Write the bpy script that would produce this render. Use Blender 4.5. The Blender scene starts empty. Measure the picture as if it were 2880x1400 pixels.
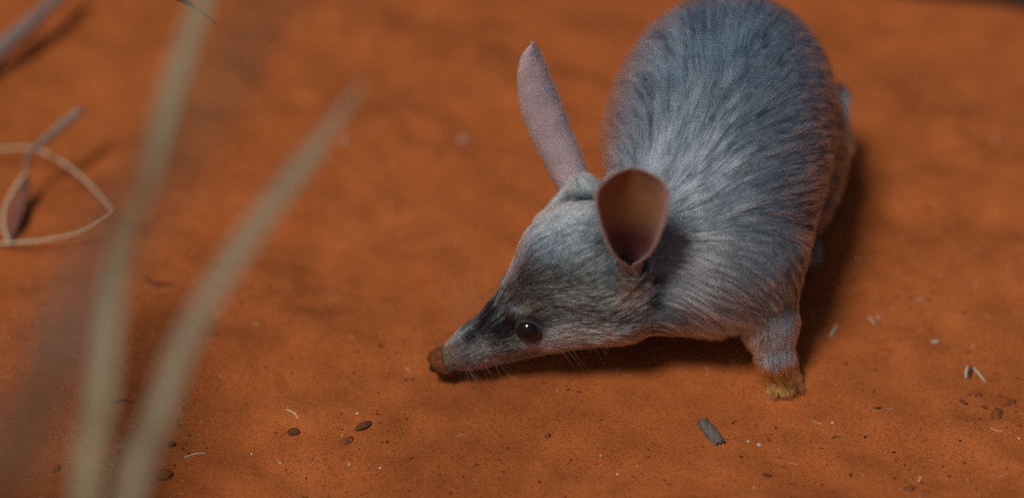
import bpy, bmesh, math, random, os
import numpy as np
from mathutils import Vector, Matrix, kdtree
FUR = os.environ.get('NOFUR') is None
random.seed(7)
S = 0.01                                   # the scene is laid out in centimetres, built in metres

# ------------------------------------------------------------------ camera, sky, sun, exposure
scene = bpy.context.scene
PITCH = math.radians(40)
DIST = 136.0
cam_d = bpy.data.cameras.new('camera')
cam_d.lens = 18 / math.tan(math.radians(10)); cam_d.sensor_width = 36
cam_d.clip_start = 0.01; cam_d.clip_end = 500
cam_d.dof.use_dof = True; cam_d.dof.focus_distance = 1.262; cam_d.dof.aperture_fstop = 1.95
cam = bpy.data.objects.new('camera', cam_d)
scene.collection.objects.link(cam)
cam.location = (0, -DIST*math.cos(PITCH)*S, DIST*math.sin(PITCH)*S)
cam.rotation_euler = (math.pi/2 - PITCH, 0, 0)
scene.camera = cam

SUN_TRAVEL = Vector((0.34, 0.42, -1.0)).normalized()
to_sun = -SUN_TRAVEL
world = bpy.data.worlds.new('World'); scene.world = world; world.use_nodes = True
wn = world.node_tree; wn.nodes.clear()
sky = wn.nodes.new('ShaderNodeTexSky'); sky.sky_type = 'NISHITA'; sky.sun_disc = False
sky.sun_elevation = math.asin(to_sun.z); sky.sun_rotation = math.atan2(to_sun.x, to_sun.y)
sky.air_density = .6; sky.dust_density = 3.0; sky.ozone_density = .6
bg = wn.nodes.new('ShaderNodeBackground'); bg.inputs['Strength'].default_value = 0.05
wo = wn.nodes.new('ShaderNodeOutputWorld')
wn.links.new(sky.outputs[0], bg.inputs[0]); wn.links.new(bg.outputs[0], wo.inputs[0])
sun_d = bpy.data.lights.new('sun', 'SUN'); sun_d.energy = 2.9; sun_d.angle = math.radians(13); sun_d.color = (1.0, 0.97, 0.93)
sun = bpy.data.objects.new('sun', sun_d); scene.collection.objects.link(sun)
sun.rotation_euler = SUN_TRAVEL.to_track_quat('-Z', 'Y').to_euler()
scene.view_settings.view_transform = 'Standard'; scene.view_settings.look = 'None'
scene.view_settings.exposure = -0.19; scene.view_settings.gamma = 1.0
scene.cycles.use_denoising = False            # the photograph is grainy too
scene.cycles.max_bounces = 10; scene.cycles.transparent_max_bounces = 8

# ------------------------------------------------------------------ helpers
def link(name, data, parent=None, mat=None):
    o = bpy.data.objects.new(name, data); scene.collection.objects.link(o)
    if parent is not None: o.parent = parent
    if mat is not None: data.materials.append(mat)
    return o
def tag(o, label=None, cat=None, group=None, kind=None):
    for k, v in (('label', label), ('category', cat), ('group', group), ('kind', kind)):
        if v: o[k] = v
    return o
def mesh(name, verts, faces, smooth=True):
    me = bpy.data.meshes.new(name)
    me.from_pydata([tuple(v) for v in verts], [], [tuple(int(i) for i in f) for f in faces])
    if smooth: me.polygons.foreach_set('use_smooth', [True]*len(me.polygons))
    me.update(); return me
def hash3(ix, iy, iz, seed):
    n = (ix.astype(np.int64)*374761393 + iy.astype(np.int64)*668265263 + iz.astype(np.int64)*2147483647 + seed*1274126177) & 0xffffffff
    n = ((n ^ (n >> 13)) * 1274126177) & 0xffffffff
    return ((n ^ (n >> 16)) & 0xffffff) / float(0xffffff)
def noise3(p, seed=0):
    """smooth value noise in 0..1 at points p (N,3)"""
    i = np.floor(p).astype(np.int64); f = p - i; f = f*f*f*(f*(f*6-15)+10)
    r = 0
    for dx in (0, 1):
        wx = f[:, 0] if dx else 1-f[:, 0]
        for dy in (0, 1):
            wy = f[:, 1] if dy else 1-f[:, 1]
            for dz in (0, 1):
                wz = f[:, 2] if dz else 1-f[:, 2]
                r = r + wx*wy*wz*hash3(i[:, 0]+dx, i[:, 1]+dy, i[:, 2]+dz, seed)
    return r
def fbm(p, octaves=3, seed=0):
    r, a, t = 0, 1.0, 0
    for k in range(octaves):
        r = r + a*noise3(p*(2.03**k)+k*17.3, seed+k); t += a; a *= .5
    return r/t - .5
def norm(v): return v/np.maximum(np.linalg.norm(v, axis=-1, keepdims=True), 1e-9)

class NT:
    """tiny node-tree helper"""
    def __init__(s, name):
        s.m = bpy.data.materials.new(name); s.m.use_nodes = True; s.t = s.m.node_tree; s.t.nodes.clear()
        s.out = s.t.nodes.new('ShaderNodeOutputMaterial')
    def n(s, kind, **kw):
        nd = s.t.nodes.new('ShaderNode'+kind)
        for k, v in kw.items():
            if k.startswith('i_'):
                nd.inputs[k[2:].replace('_', ' ')].default_value = v
            else: setattr(nd, k, v)
        return nd
    def l(s, a, b): s.t.links.new(a, b)
    def noise(s, scale, detail=4, rough=.55, coord=None):
        nd = s.n('TexNoise'); nd.inputs['Scale'].default_value = scale; nd.inputs['Detail'].default_value = detail
        nd.inputs['Roughness'].default_value = rough
        if coord is not None: s.l(coord, nd.inputs['Vector'])
        return nd
    def ramp(s, src, stops):
        r = s.n('ValToRGB'); e = r.color_ramp.elements
        while len(e) < len(stops): e.new(.5)
        for k, (p, c) in enumerate(stops): e[k].position = p; e[k].color = (*c, 1)
        s.l(src, r.inputs[0]); return r
    def principled(s, rough=.8, spec=.3):
        b = s.n('BsdfPrincipled'); b.inputs['Roughness'].default_value = rough
        b.inputs['Specular IOR Level'].default_value = spec
        s.l(b.outputs[0], s.out.inputs[0]); return b
def simple_mat(name, c1, c2, scale=400, rough=.8, spec=.3, bump=0.0, stretch=None):
    t = NT(name); b = t.principled(rough, spec); tc = t.n('TexCoord').outputs['Object']
    if stretch:
        mp = t.n('Mapping'); mp.inputs['Scale'].default_value = stretch; t.l(tc, mp.inputs[0]); tc = mp.outputs[0]
    nz = t.noise(scale, 5, .6, tc)
    r = t.ramp(nz.outputs[0], [(.3, c1), (.7, c2)]); t.l(r.outputs[0], b.inputs['Base Color'])
    if bump:
        bp = t.n('Bump'); bp.inputs['Strength'].default_value = 1; bp.inputs['Distance'].default_value = bump
        t.l(nz.outputs[0], bp.inputs['Height']); t.l(bp.outputs[0], b.inputs['Normal'])
    return t.m

# ------------------------------------------------------------------ materials
def sand_material():
    t = NT('red_sand'); b = t.principled(.95, .12); tc = t.n('TexCoord').outputs['Object']
    n1 = t.noise(14, 5, .6, tc); n2 = t.noise(900, 3, .7, tc); n3 = t.noise(2600, 2, .6, tc)
    r1 = t.ramp(n1.outputs[0], [(.25, (.285, .075, .0185)), (.5, (.348, .093, .0225)), (.78, (.395, .112, .029))])
    r2 = t.ramp(n2.outputs[0], [(.28, (.45, .42, .40)), (.48, (.95, .95, .95)), (.72, (1.25, 1.22, 1.18))])
    mx = t.n('Mix', data_type='RGBA', blend_type='MULTIPLY'); mx.inputs[0].default_value = .95
    n4 = t.noise(55, 3, .6, tc); r4 = t.ramp(n4.outputs[0], [(.3, (.90, .87, .86)), (.7, (1.10, 1.10, 1.09))])
    m4 = t.n('Mix', data_type='RGBA', blend_type='MULTIPLY'); m4.inputs[0].default_value = 1
    t.l(r1.outputs[0], m4.inputs[6]); t.l(r4.outputs[0], m4.inputs[7]); t.l(m4.outputs[2], mx.inputs[6]); t.l(r2.outputs[0], mx.inputs[7]); t.l(mx.outputs[2], b.inputs['Base Color'])
    ad = t.n('Math', operation='MULTIPLY_ADD'); ad.inputs[1].default_value = .5
    t.l(n3.outputs[0], ad.inputs[0]); t.l(n2.outputs[0], ad.inputs[2])
    bp = t.n('Bump'); bp.inputs['Strength'].default_value = .6; bp.inputs['Distance'].default_value = .0009
    t.l(ad.outputs[0], bp.inputs['Height']); t.l(bp.outputs[0], b.inputs['Normal'])
    return t.m
M = {}
M['sand'] = sand_material()
M['clod'] = simple_mat('sand_clod', (.13, .042, .016), (.28, .088, .028), 900, .95, .1, .0008)
M['dung'] = simple_mat('dry_pellet', (.06, .021, .010), (.16, .052, .02), 700, .9, .2, .0006)
M['bark'] = simple_mat('grey_bark', (.045, .04, .034), (.15, .13, .105), 500, .9, .2, .0009, (1, .15, 1))
M['pale_stone'] = simple_mat('pale_stone', (.30, .20, .15), (.44, .33, .26), 500, .8, .3, .0003)
M['straw'] = simple_mat('dry_straw', (.40, .32, .20), (.58, .49, .34), 300, .7, .3)
M['white_straw'] = simple_mat('bleached_straw', (.36, .33, .25), (.50, .46, .36), 300, .6, .4)
M['dark_twig'] = simple_mat('dark_twig', (.03, .018, .014), (.07, .04, .03), 500, .8, .3, .0004)
M['grey_stem'] = simple_mat('grey_stem', (.13, .09, .075), (.27, .20, .17), 300, .8, .3)
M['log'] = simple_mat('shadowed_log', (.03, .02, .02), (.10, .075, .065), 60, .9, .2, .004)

def blade_material(name, c1, c2, trans=.35):
    t = NT(name); tc = t.n('TexCoord').outputs['Object']
    nz = t.noise(25, 4, .6, tc); r = t.ramp(nz.outputs[0], [(.3, c1), (.7, c2)])
    b = t.n('BsdfPrincipled'); b.inputs['Roughness'].default_value = .55
    tr = t.n('BsdfTranslucent'); mix = t.n('MixShader'); mix.inputs[0].default_value = trans
    t.l(r.outputs[0], b.inputs['Base Color']); t.l(r.outputs[0], tr.inputs[0])
    t.l(b.outputs[0], mix.inputs[1]); t.l(tr.outputs[0], mix.inputs[2]); t.l(mix.outputs[0], t.out.inputs[0])
    return t.m
M['green_blade'] = blade_material('grey_green_blade', (.27, .225, .115), (.36, .305, .165))
M['grey_blade'] = blade_material('dry_grey_blade', (.30, .24, .145), (.37, .305, .19))
M['shade_blade'] = blade_material('shadow_band_blade', (.10, .04, .015), (.16, .065, .025), .2)  # shade tone for the blade that stands in for a shadow

def skin_material():
    t = NT('grey_skin'); b = t.principled(.8, .2); tc = t.n('TexCoord').outputs['Object']
    nz = t.noise(600, 4, .6, tc); r = t.ramp(nz.outputs[0], [(.3, (.16, .155, .155)), (.7, (.34, .33, .32))])
    at = t.n('Attribute', attribute_name='hair_colour'); mx = t.n('Mix', data_type='RGBA', blend_type='MULTIPLY'); mx.inputs[0].default_value = 1
    t.l(at.outputs['Color'], mx.inputs[6]); t.l(r.outputs[0], mx.inputs[7])
    t.l(mx.outputs[2], b.inputs['Base Color']); return t.m
M['skin'] = skin_material()
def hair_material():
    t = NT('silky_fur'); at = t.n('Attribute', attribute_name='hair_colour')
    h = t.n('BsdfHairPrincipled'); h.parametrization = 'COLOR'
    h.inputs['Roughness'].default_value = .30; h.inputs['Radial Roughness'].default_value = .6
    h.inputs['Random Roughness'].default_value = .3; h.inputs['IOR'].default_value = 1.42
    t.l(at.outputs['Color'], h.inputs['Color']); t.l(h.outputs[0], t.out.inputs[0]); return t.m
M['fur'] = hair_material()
M['whisker'] = simple_mat('whisker', (.10, .05, .03), (.30, .18, .11), 90, .5, .4)
def ear_material():
    t = NT('thin_ear_skin'); tc = t.n('TexCoord').outputs['Object']
    at = t.n('Attribute', attribute_name='ear_colour')
    nz = t.noise(900, 5, .65, tc); r = t.ramp(nz.outputs[0], [(.3, (.72, .72, .72)), (.7, (1.15, 1.12, 1.12))])
    mx = t.n('Mix', data_type='RGBA', blend_type='MULTIPLY'); mx.inputs[0].default_value = 1
    t.l(at.outputs['Color'], mx.inputs[6]); t.l(r.outputs[0], mx.inputs[7])
    b = t.n('BsdfPrincipled'); b.inputs['Roughness'].default_value = .6; b.inputs['Sheen Weight'].default_value = .15
    b.inputs['Specular IOR Level'].default_value = .3
    bp = t.n('Bump'); bp.inputs['Strength'].default_value = .5; bp.inputs['Distance'].default_value = .0004
    t.l(nz.outputs[0], bp.inputs['Height']); t.l(bp.outputs[0], b.inputs['Normal'])
    tr = t.n('BsdfTranslucent'); tr.inputs[0].default_value = (.55, .20, .09, 1)
    mix = t.n('MixShader'); mix.inputs[0].default_value = .38
    t.l(mx.outputs[2], b.inputs['Base Color']); t.l(b.outputs[0], mix.inputs[1]); t.l(tr.outputs[0], mix.inputs[2])
    t.l(mix.outputs[0], t.out.inputs[0]); return t.m
M['ear'] = ear_material()
def eye_material():
    t = NT('dark_eye'); b = t.principled(.025, .5); b.inputs['Base Color'].default_value = (.006, .004, .006, 1); return t.m
M['eye'] = eye_material()
M['lid'] = simple_mat('eyelid_skin', (.018, .011, .010), (.05, .03, .025), 1500, .55, .4, .0002)
M['nose'] = simple_mat('sand_caked_nose', (.08, .024, .011), (.32, .105, .04), 1100, .9, .15, .0016)
M['nostril'] = simple_mat('nostril', (.02, .008, .006), (.04, .015, .01), 600, .7, .2)
M['claw'] = simple_mat('pale_claw', (.26, .12, .05), (.36, .19, .08), 300, .4, .4)

# ------------------------------------------------------------------ ground
def axis_coords(lo, hi, step, far):
    a = list(np.arange(lo, hi+1e-6, step)); d = step; x = a[-1]
    up = []
    while x < far: d *= 1.22; x += d; up.append(x)
    d = step; x = a[0]; dn = []
    while x > -far: d *= 1.22; x -= d; dn.append(x)
    return np.array(dn[::-1] + a + up)
DENTS = [  # x, y, radius, depth: scrapes and paw marks in the sand (cm)
    (-19.5, -13.9, 1.6, .25), (12.2, -10.4, 1.9, .22), (-2.6, -9.4, 1.3, .18), (21.4, -11.0, 1.6, .3),
    (-7, -12.5, 1.2, .25), (-15, -14.6, 1.3, .22), (-8, -1, 2.5, .25), (-13, 1, 2.0, .22), (-4, 3, 2.4, .25), (18, 8, 2.5, .3),
    (22, 2, 2.3, .3), (-17, 12, 2.2, .25), (-6, 13, 2.6, .3), (1, 15, 2, .25), (-11, 7, 2, .2), (24, -3, 2.2, .25), (17, 16, 2.6, .3)]
_dr = np.random.default_rng(9)
for _ in range(70):
    _q = (_dr.uniform(-27, 26), _dr.uniform(-17, 22), _dr.uniform(.5, 1.4)*1.0)
    if not (0 < _q[0] < 16 and -12 < _q[1] < 6): DENTS.append((*_q, _q[2]*_dr.uniform(.10, .22)))
def ground_z(x, y):
    p = np.stack([x, y, np.zeros_like(x)], -1)
    w = np.stack([x + 3*fbm(p/7, 2, 90), y + 3*fbm(p/7+9, 2, 91), np.zeros_like(x)], -1)
    z = 1.6*fbm(w/np.array([11, 7, 1.]), 3, 3) + .8*fbm(w/np.array([4.4, 2.9, 1.]), 2, 11) + .16*fbm(p/.8, 3, 21)
    z *= np.clip(1.2 - np.hypot(x, y)/4000, .2, 1)
    for cx, cy, r, d in DENTS:
        q = ((x-cx)**2 + (y-cy)**2)/r**2
        z = z - d*np.exp(-q) + .45*d*np.exp(-(np.sqrt(q)-1.5)**2*4)
    near = np.exp(-(((x-7)/13)**2 + ((y+6)/9)**2)**2)      # level where the animal stands
    return z*(1-.7*near)
gx = axis_coords(-30, 30, .16, 6000); gy = axis_coords(-20, 26, .16, 6000)
GX, GY = np.meshgrid(gx, gy); nx, ny = len(gx), len(gy)
GZ = ground_z(GX.ravel(), GY.ravel())
co = np.stack([GX.ravel(), GY.ravel(), GZ], -1)*S
idx = np.arange(nx*ny).reshape(ny, nx)
quads = np.stack([idx[:-1, :-1], idx[:-1, 1:], idx[1:, 1:], idx[1:, :-1]], -1).reshape(-1, 4)
gme = bpy.data.meshes.new('ground')
gme.vertices.add(len(co)); gme.vertices.foreach_set('co', co.ravel())
gme.loops.add(quads.size); gme.loops.foreach_set('vertex_index', quads.ravel().astype(np.int32))
gme.polygons.add(len(quads)); gme.polygons.foreach_set('loop_start', np.arange(0, quads.size, 4, dtype=np.int32))
gme.polygons.foreach_set('use_smooth', np.ones(len(quads), bool)); gme.update(calc_edges=True)
ground = link('ground', gme, None, M['sand']); tag(ground, 'rippled red sand floor with soft scrapes and dents', 'sand', kind='structure')
def gz(x, y): return float(ground_z(np.array([float(x)]), np.array([float(y)]))[0])

# ------------------------------------------------------------------ the bilby's body: one blended surface
def V(*a): return np.array(a, float)
def rcone(p, a, b, ra, rb):
    ba = b-a; l2 = float(ba@ba); pa = p-a
    h = np.clip((pa@ba)/l2, 0, 1)
    return np.linalg.norm(pa - h[:, None]*ba, axis=1) - (ra + (rb-ra)*h)
def ellip(p, c, r, axes):
    q = (p-c)@axes.T
    k0 = np.linalg.norm(q/r, axis=1); k1 = np.linalg.norm(q/(r*r), axis=1)
    return k0*(k0-1)/np.maximum(k1, 1e-6)
def frame(d, up=V(0, 0, 1)):
    d = norm(d); s = norm(np.cross(up, d)); u = np.cross(d, s); return np.stack([d, s, u])
N0 = V(-2.95, -8.75, .95); OCC = V(4.75, -7.55, 5.35)
HA = norm(OCC-N0); HS = norm(np.cross(V(0, 0, 1), HA)); HU = np.cross(HA, HS)   # head axis, head side (away from camera), head up
def H(t, s=0, u=0): return N0 + HA*t + HS*s + HU*u
PR = []   # (kind, args, blend, flow direction, droop, hair length, lift)
def cone(a, b, ra, rb, k, flow, droop, L, lift): PR.append((rcone, (a, b, ra, rb), k, norm(flow), droop, L, lift))
def ell(c, r, d, k, flow, droop, L, lift): PR.append((ellip, (c, V(*r), frame(d)), k, norm(flow), droop, L, lift))
SP = norm(V(2.2, 9, .8))
# torso
ell(V(9.75, 1.0, 6.8), (6.2, 5.0, 5.5), SP, 1.5, SP, .9, 1.35, .25)
ell(V(9.2, -3.25, 6.9), (5.6, 4.6, 4.5), SP, 1.8, V(.45, .9, .1), .6, 1.35, .25)
ell(V(8.9, -6.0, 5.45), (4.0, 3.7, 3.45), SP, 1.6, V(.9, .42, -.1), .30, 1.3, .24)
ell(V(12.9, 1.0, 4.3), (4.0, 2.5, 3.9), V(.3, 1, .2), .6, V(.2, .5, -.8), .3, 1.0, .3)     # thigh towards the right
ell(V(6.9, 1.6, 4.2), (4.2, 2.4, 3.9), V(-.1, 1, .2), 1.2, V(-.2, .5, -.8), .3, 1.0, .3)
# neck
cone(V(7.6, -5.9, 6.7), H(8.6, .3, -.2), 2.9, 2.5, 1.0, V(.9, .3, .15), .25, .95, .28)
cone(V(8.5, -7.35, 4.5), H(7.6, -.4, -1.2), 2.2, 1.5, 1.2, V(.9, .3, -.1), .25, .85, .28)
# head
cone(H(-.1, 0, -.05), H(1.6, 0, -.05), .62, .90, .3, HA, 0, .14, .35)
cone(H(1.6, 0, -.05), H(3.6, 0, .05), .90, 1.3, .4, HA, 0, .24, .3)
cone(H(3.6, 0, .05), H(5.4, 0, .1), 1.3, 1.88, .5, HA, 0, .36, .28)
cone(H(5.4, 0, .1), H(8.0, 0, .25), 1.85, 2.60, .6, HA, .1, .6, .28)
cone(H(4.9, -.6, -.95), H(7.8, -.9, -1.25), .85, 1.5, .5, HA, .2, .6, .3)
cone(H(4.9, .6, -.95), H(7.8, .9, -1.25), .85, 1.5, .5, HA, .2, .6, .3)
cone(H(.7, 0, -.78), H(5.0, 0, -1.6), .36, .9, .3, HA, .1, .3, .3)                         # lower jaw
cone(H(4.0, -1.15, 1.2), H(5.2, -1.5, 1.2), .22, .3, .3, HA, 0, .3, .25)                    # brow ridges
cone(H(4.0, 1.15, 1.2), H(5.2, 1.5, 1.2), .22, .3, .3, HA, 0, .3, .25)
ell(H(7.6, .1, 1.45), (2.6, 2.2, 2.2), HA, .8, HA, .1, .55, .28)                            # crown of the head
cone(V(2.6, -5.4, 5.4), V(3.1, -3.8, 6.45), 1.6, .75, 1.2, V(-.25, .5, .8), 0, .5, .35)         # root of the far ear
cone(V(4.9, -8.6, 5.2), V(5.15, -9.5, 7.0), 1.35, .82, .5, V(0, -.3, 1), 0, .45, .35)            # root of the near ear
cone(H(4.4, .2, 1.0), H(6.6, .2, 1.95), .85, 1.5, .5, HA, 0, .5, .3)
# forelegs
def foreleg(sh, el, wr, ft, toe):
    cone(sh, el, 2.2, 1.1, 1.1, el-sh, .4, .8, .35)
    cone(el, wr, 1.0, .74, .7, wr-el, 0, .5, .35)
    cone(wr, ft, .74, .70, .3, ft-wr, 0, .5, .5)
    for a in (-.75, 0, .75):
        dv = V(toe[0]*math.cos(a)-toe[1]*math.sin(a), toe[0]*math.sin(a)+toe[1]*math.cos(a), -.12)
        cone(ft, ft+dv*.75+V(0, 0, -.3), .44, .30, .15, dv, 0, .6, .6)
FOOT = V(12.0, -9.25, .46)
foreleg(V(10.5, -7.4, 5.3), V(11.4, -8.3, 2.95), V(11.7, -9.05, 1.4), FOOT, V(.25, -.97, 0))
foreleg(V(6.4, -6.2, 5.6), V(4.9, -6.0, 3.4), V(4.3, -5.9, 1.7), V(4.0, -6.0, .55), V(-.4, -.9, 0))
# hind feet
def hindfoot(kn, an, ft):
    cone(kn, an, 1.5, .7, .7, an-kn, .2, .7, .3); cone(an, ft, .62, .5, .3, ft-an, 0, .35, .3)
hindfoot(V(13.0, -.6, 3.4), V(13.4, 2.2, 1.0), V(13.9, -1.0, .5))
hindfoot(V(6.4, -.4, 3.4), V(5.9, 2.6, 1.0), V(5.6, -1.8, .55))
# tail: grey at the root, then dark, then white
TAIL = [V(11.0, 6.6, 5.2), V(13.8, 6.6, 5.0), V(15.15, 5.2, 4.9), V(15.45, 2.7, 4.3)]
for k in range(3): cone(TAIL[k], TAIL[k+1], (1.3, .8, .62)[k], (.8, .62, .42)[k], .5, TAIL[k+1]-TAIL[k], .1, .7, .3)

def smin(a, b, k):
    h = np.clip(.5+.5*(b-a)/k, 0, 1); return b+(a-b)*h-k*h*(1-h)
def bounds(fn, args, pad):
    if fn is rcone:
        a, b, ra, rb = args; r = max(ra, rb)+pad; return np.minimum(a, b)-r, np.maximum(a, b)+r
    c, r, ax = args; m = r.max()+pad; return c-m, c+m
h = .16
lo = V(-4.8, -13, -.4); hi = V(18, 9.6, 14.2)
dims = np.ceil((hi-lo)/h).astype(int)+1
vol = np.full(dims, 3.0, np.float32)
for fn, args, k, *_ in PR:
    b0, b1 = bounds(fn, args, k+.9)
    i0 = np.clip(np.floor((b0-lo)/h).astype(int), 0, dims-1); i1 = np.clip(np.ceil((b1-lo)/h).astype(int)+1, 1, dims)
    g = np.stack(np.meshgrid(*[lo[a]+h*np.arange(i0[a], i1[a]) for a in range(3)], indexing='ij'), -1)
    d = fn(g.reshape(-1, 3), *args).reshape(g.shape[:3])
    sl = tuple(slice(i0[a], i1[a]) for a in range(3))
    vol[sl] = smin(vol[sl], np.minimum(d, 3), k)
# the ear canal is hollow
CANAL = (V(5.15, -9.45, 5.9), V(5.15, -9.85, 8.4), .42, .85)
g = np.stack(np.meshgrid(*[lo[a]+h*np.arange(dims[a]) for a in range(3)], indexing='ij'), -1)
m_ = (np.abs(g[..., 0]-5.15) < 2) & (np.abs(g[..., 1]+9.6) < 2) & (np.abs(g[..., 2]-7.2) < 3)
vol[m_] = np.maximum(vol[m_], -rcone(g[m_], *CANAL)); del g
EYES = [H(4.35, -1.50, .62), H(4.35, 1.32, .55)]
EYE_R = .54
def surface_nets(vol, lo, h):
    nx, ny, nz = vol.shape; inside = vol < 0
    acc = np.zeros((nx-1, ny-1, nz-1, 3), np.float32); cnt = np.zeros((nx-1, ny-1, nz-1), np.float32)
    corners = [(i, j, k) for i in (0, 1) for j in (0, 1) for k in (0, 1)]
    def sub(A, c): return A[c[0]:nx-1+c[0], c[1]:ny-1+c[1], c[2]:nz-1+c[2]]
    for c in corners:
        for ax in range(3):
            if c[ax]: continue
            e = list(c); e[ax] = 1
            A, B = sub(vol, c), sub(vol, e); m = (A < 0) != (B < 0)
            t = np.where(m, A/np.where(m, A-B, 1), 0)
            for q in range(3): acc[..., q] += np.where(m, c[q]+(t if q == ax else 0), 0)
            cnt += m
    act = cnt > 0; ids = -np.ones(act.shape, np.int64); ids[act] = np.arange(act.sum())
    cells = np.argwhere(act)
    verts = lo + h*(cells + acc[act]/cnt[act][:, None])
    faces = []
    for ax in range(3):
        sl0 = [slice(None)]*3; sl1 = [slice(None)]*3; sl0[ax] = slice(0, -1); sl1[ax] = slice(1, None)
        A, B = inside[tuple(sl0)], inside[tuple(sl1)]
        e = np.argwhere(A != B); o1, o2 = [q for q in range(3) if q != ax]
        e = e[(e[:, o1] > 0) & (e[:, o2] > 0) & (e[:, o1] < vol.shape[o1]-1) & (e[:, o2] < vol.shape[o2]-1)]
        def cid(d1, d2):
            c = e.copy(); c[:, o1] += d1; c[:, o2] += d2; return ids[c[:, 0], c[:, 1], c[:, 2]]
        q = np.stack([cid(-1, -1), cid(0, -1), cid(0, 0), cid(-1, 0)], -1)
        flip = A[e[:, 0], e[:, 1], e[:, 2]]
        if ax == 1: flip = ~flip
        q[~flip] = q[~flip][:, ::-1]
        faces.append(q)
    return verts, np.concatenate(faces)
bv, bf = surface_nets(vol, lo, h)
edges = np.concatenate([bf[:, [0, 1]], bf[:, [1, 2]], bf[:, [2, 3]], bf[:, [3, 0]]])
def relax(v, n, w=.5):
    for _ in range(n):
        s = np.zeros_like(v); c = np.zeros(len(v))
        for a, b in ((0, 1), (1, 0)):
            np.add.at(s, edges[:, a], v[edges[:, b]]); np.add.at(c, edges[:, a], 1)
        v = v*(1-w)+w*s/np.maximum(c, 1)[:, None]
    return v
bv = relax(bv, 2)
bilby = bpy.data.objects.new('bilby', None); scene.collection.objects.link(bilby)
bilby.empty_display_size = .05
tag(bilby, 'grey bilby crouching on red sand with its snout lowered to the ground', 'bilby')
bme = mesh('body', bv*S, bf)
body = link('body', bme, bilby, M['skin'])
print('body verts', len(bv), bv.min(0), bv.max(0))

# ------------------------------------------------------------------ ears
EARS = []
def ear(name, base, tip, opening, width, closed, curl1, bend, base_w, lean, label, inner, outer):
    """a cupped leaf: the spine runs from base to tip, the two margins curl towards the opening"""
    n_s, n_u = 36, 25
    ax = tip-base; L = np.linalg.norm(ax); ax = ax/L
    op = norm(opening - ax*(opening@ax)); sd = np.cross(ax, op)
    vs, cols = [], []
    for layer in (0, 1):
        for i in range(n_s):
            s = math.sin(math.pi/2*i/(n_s-1))
            fl = min(1, max(0, (s-closed*.6)/.26)); fl = fl*fl*(3-2*fl)
            wid = width*(base_w+(1-base_w)*fl) * max(0, 1-max(0, (s-.50)/.50)**3.0)**.5
            wid = max(wid, .03)
            g_ = min(1, max(0, (s-closed)/(.88-closed))); cu = 3.12+(curl1-3.12)*g_**.55
            rad = wid/cu*1.0
            c = base+ax*(L*s)+op*(bend*math.sin(math.pi*s*.9))
            th = .11*(1-.35*s)
            for j in range(n_u):
                u = -1+2*j/(n_u-1); a = u*cu
                r = rad
                depth = r*(1-math.cos(a)); lat = r*math.sin(a)
                nrm = op*math.cos(a) - sd*math.sin(a)
                p = c + op*depth + sd*lat + ax*(depth*lean*min(1, max(0, (s-closed)/.4)))
                p = p + nrm*(th*.5 if layer == 0 else -th*.5)*(1-.35*abs(u)**6)
                p = p + nrm*((.035*math.sin(s*75+u*1.5)*max(0, 1-abs(s-.50)/.14) if layer == 0 else 0)+.07*(noise3(p[None]/.7, 15)[0]-.5)) + op*(.10*math.sin(s*9+u*2)*abs(u)**3*(1-s))
                vs.append(p)
                e = abs(u)**5
                base_c = np.array(inner) if layer == 0 else np.array(outer)
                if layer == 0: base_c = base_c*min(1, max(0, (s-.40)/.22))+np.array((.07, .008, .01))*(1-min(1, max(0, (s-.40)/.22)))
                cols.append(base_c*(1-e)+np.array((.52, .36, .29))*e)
    fs = []
    def q(l, i, j): return l*n_s*n_u+i*n_u+j
    for l in (0, 1):
        for i in range(n_s-1):
            for j in range(n_u-1):
                f = [q(l, i, j), q(l, i, j+1), q(l, i+1, j+1), q(l, i+1, j)]
                fs.append(f if l == 0 else f[::-1])
    for i in range(n_s-1):
        fs.append([q(0, i, 0), q(0, i+1, 0), q(1, i+1, 0), q(1, i, 0)])
        fs.append([q(0, i, n_u-1), q(1, i, n_u-1), q(1, i+1, n_u-1), q(0, i+1, n_u-1)])
    for j in range(n_u-1):
        fs.append([q(0, n_s-1, j), q(0, n_s-1, j+1), q(1, n_s-1, j+1), q(1, n_s-1, j)])
    me = mesh(name, np.array(vs)*S, fs)
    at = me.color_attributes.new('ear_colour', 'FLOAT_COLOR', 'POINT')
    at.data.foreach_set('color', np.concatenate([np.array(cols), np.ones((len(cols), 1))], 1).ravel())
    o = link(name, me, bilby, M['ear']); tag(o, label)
    m = o.modifiers.new('subdivision', 'SUBSURF'); m.levels = 1; m.render_levels = 1
    EARS.append((o, np.array(vs).reshape(2, n_s, n_u, 3), ax, op)); return o
ear('ear', V(5.10, -9.0, 5.6), V(4.98, -9.9, 12.65), V(.0, -1, .05), 2.3, .34, 1.15, -.25, .62, .62,
    'brown cupped ear turned open towards the viewer', (.40, .16, .055), (.46, .33, .25))
ear('ear', V(3.75, -3.3, 5.6), V(.86, -1.75, 13.1), V(-.90, .30, .0), 1.85, .05, 1.1, .0, 1.05, .15,
    'upright pinkish grey ear seen from behind', (.34, .21, .17), (.72, .55, .58))

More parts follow.
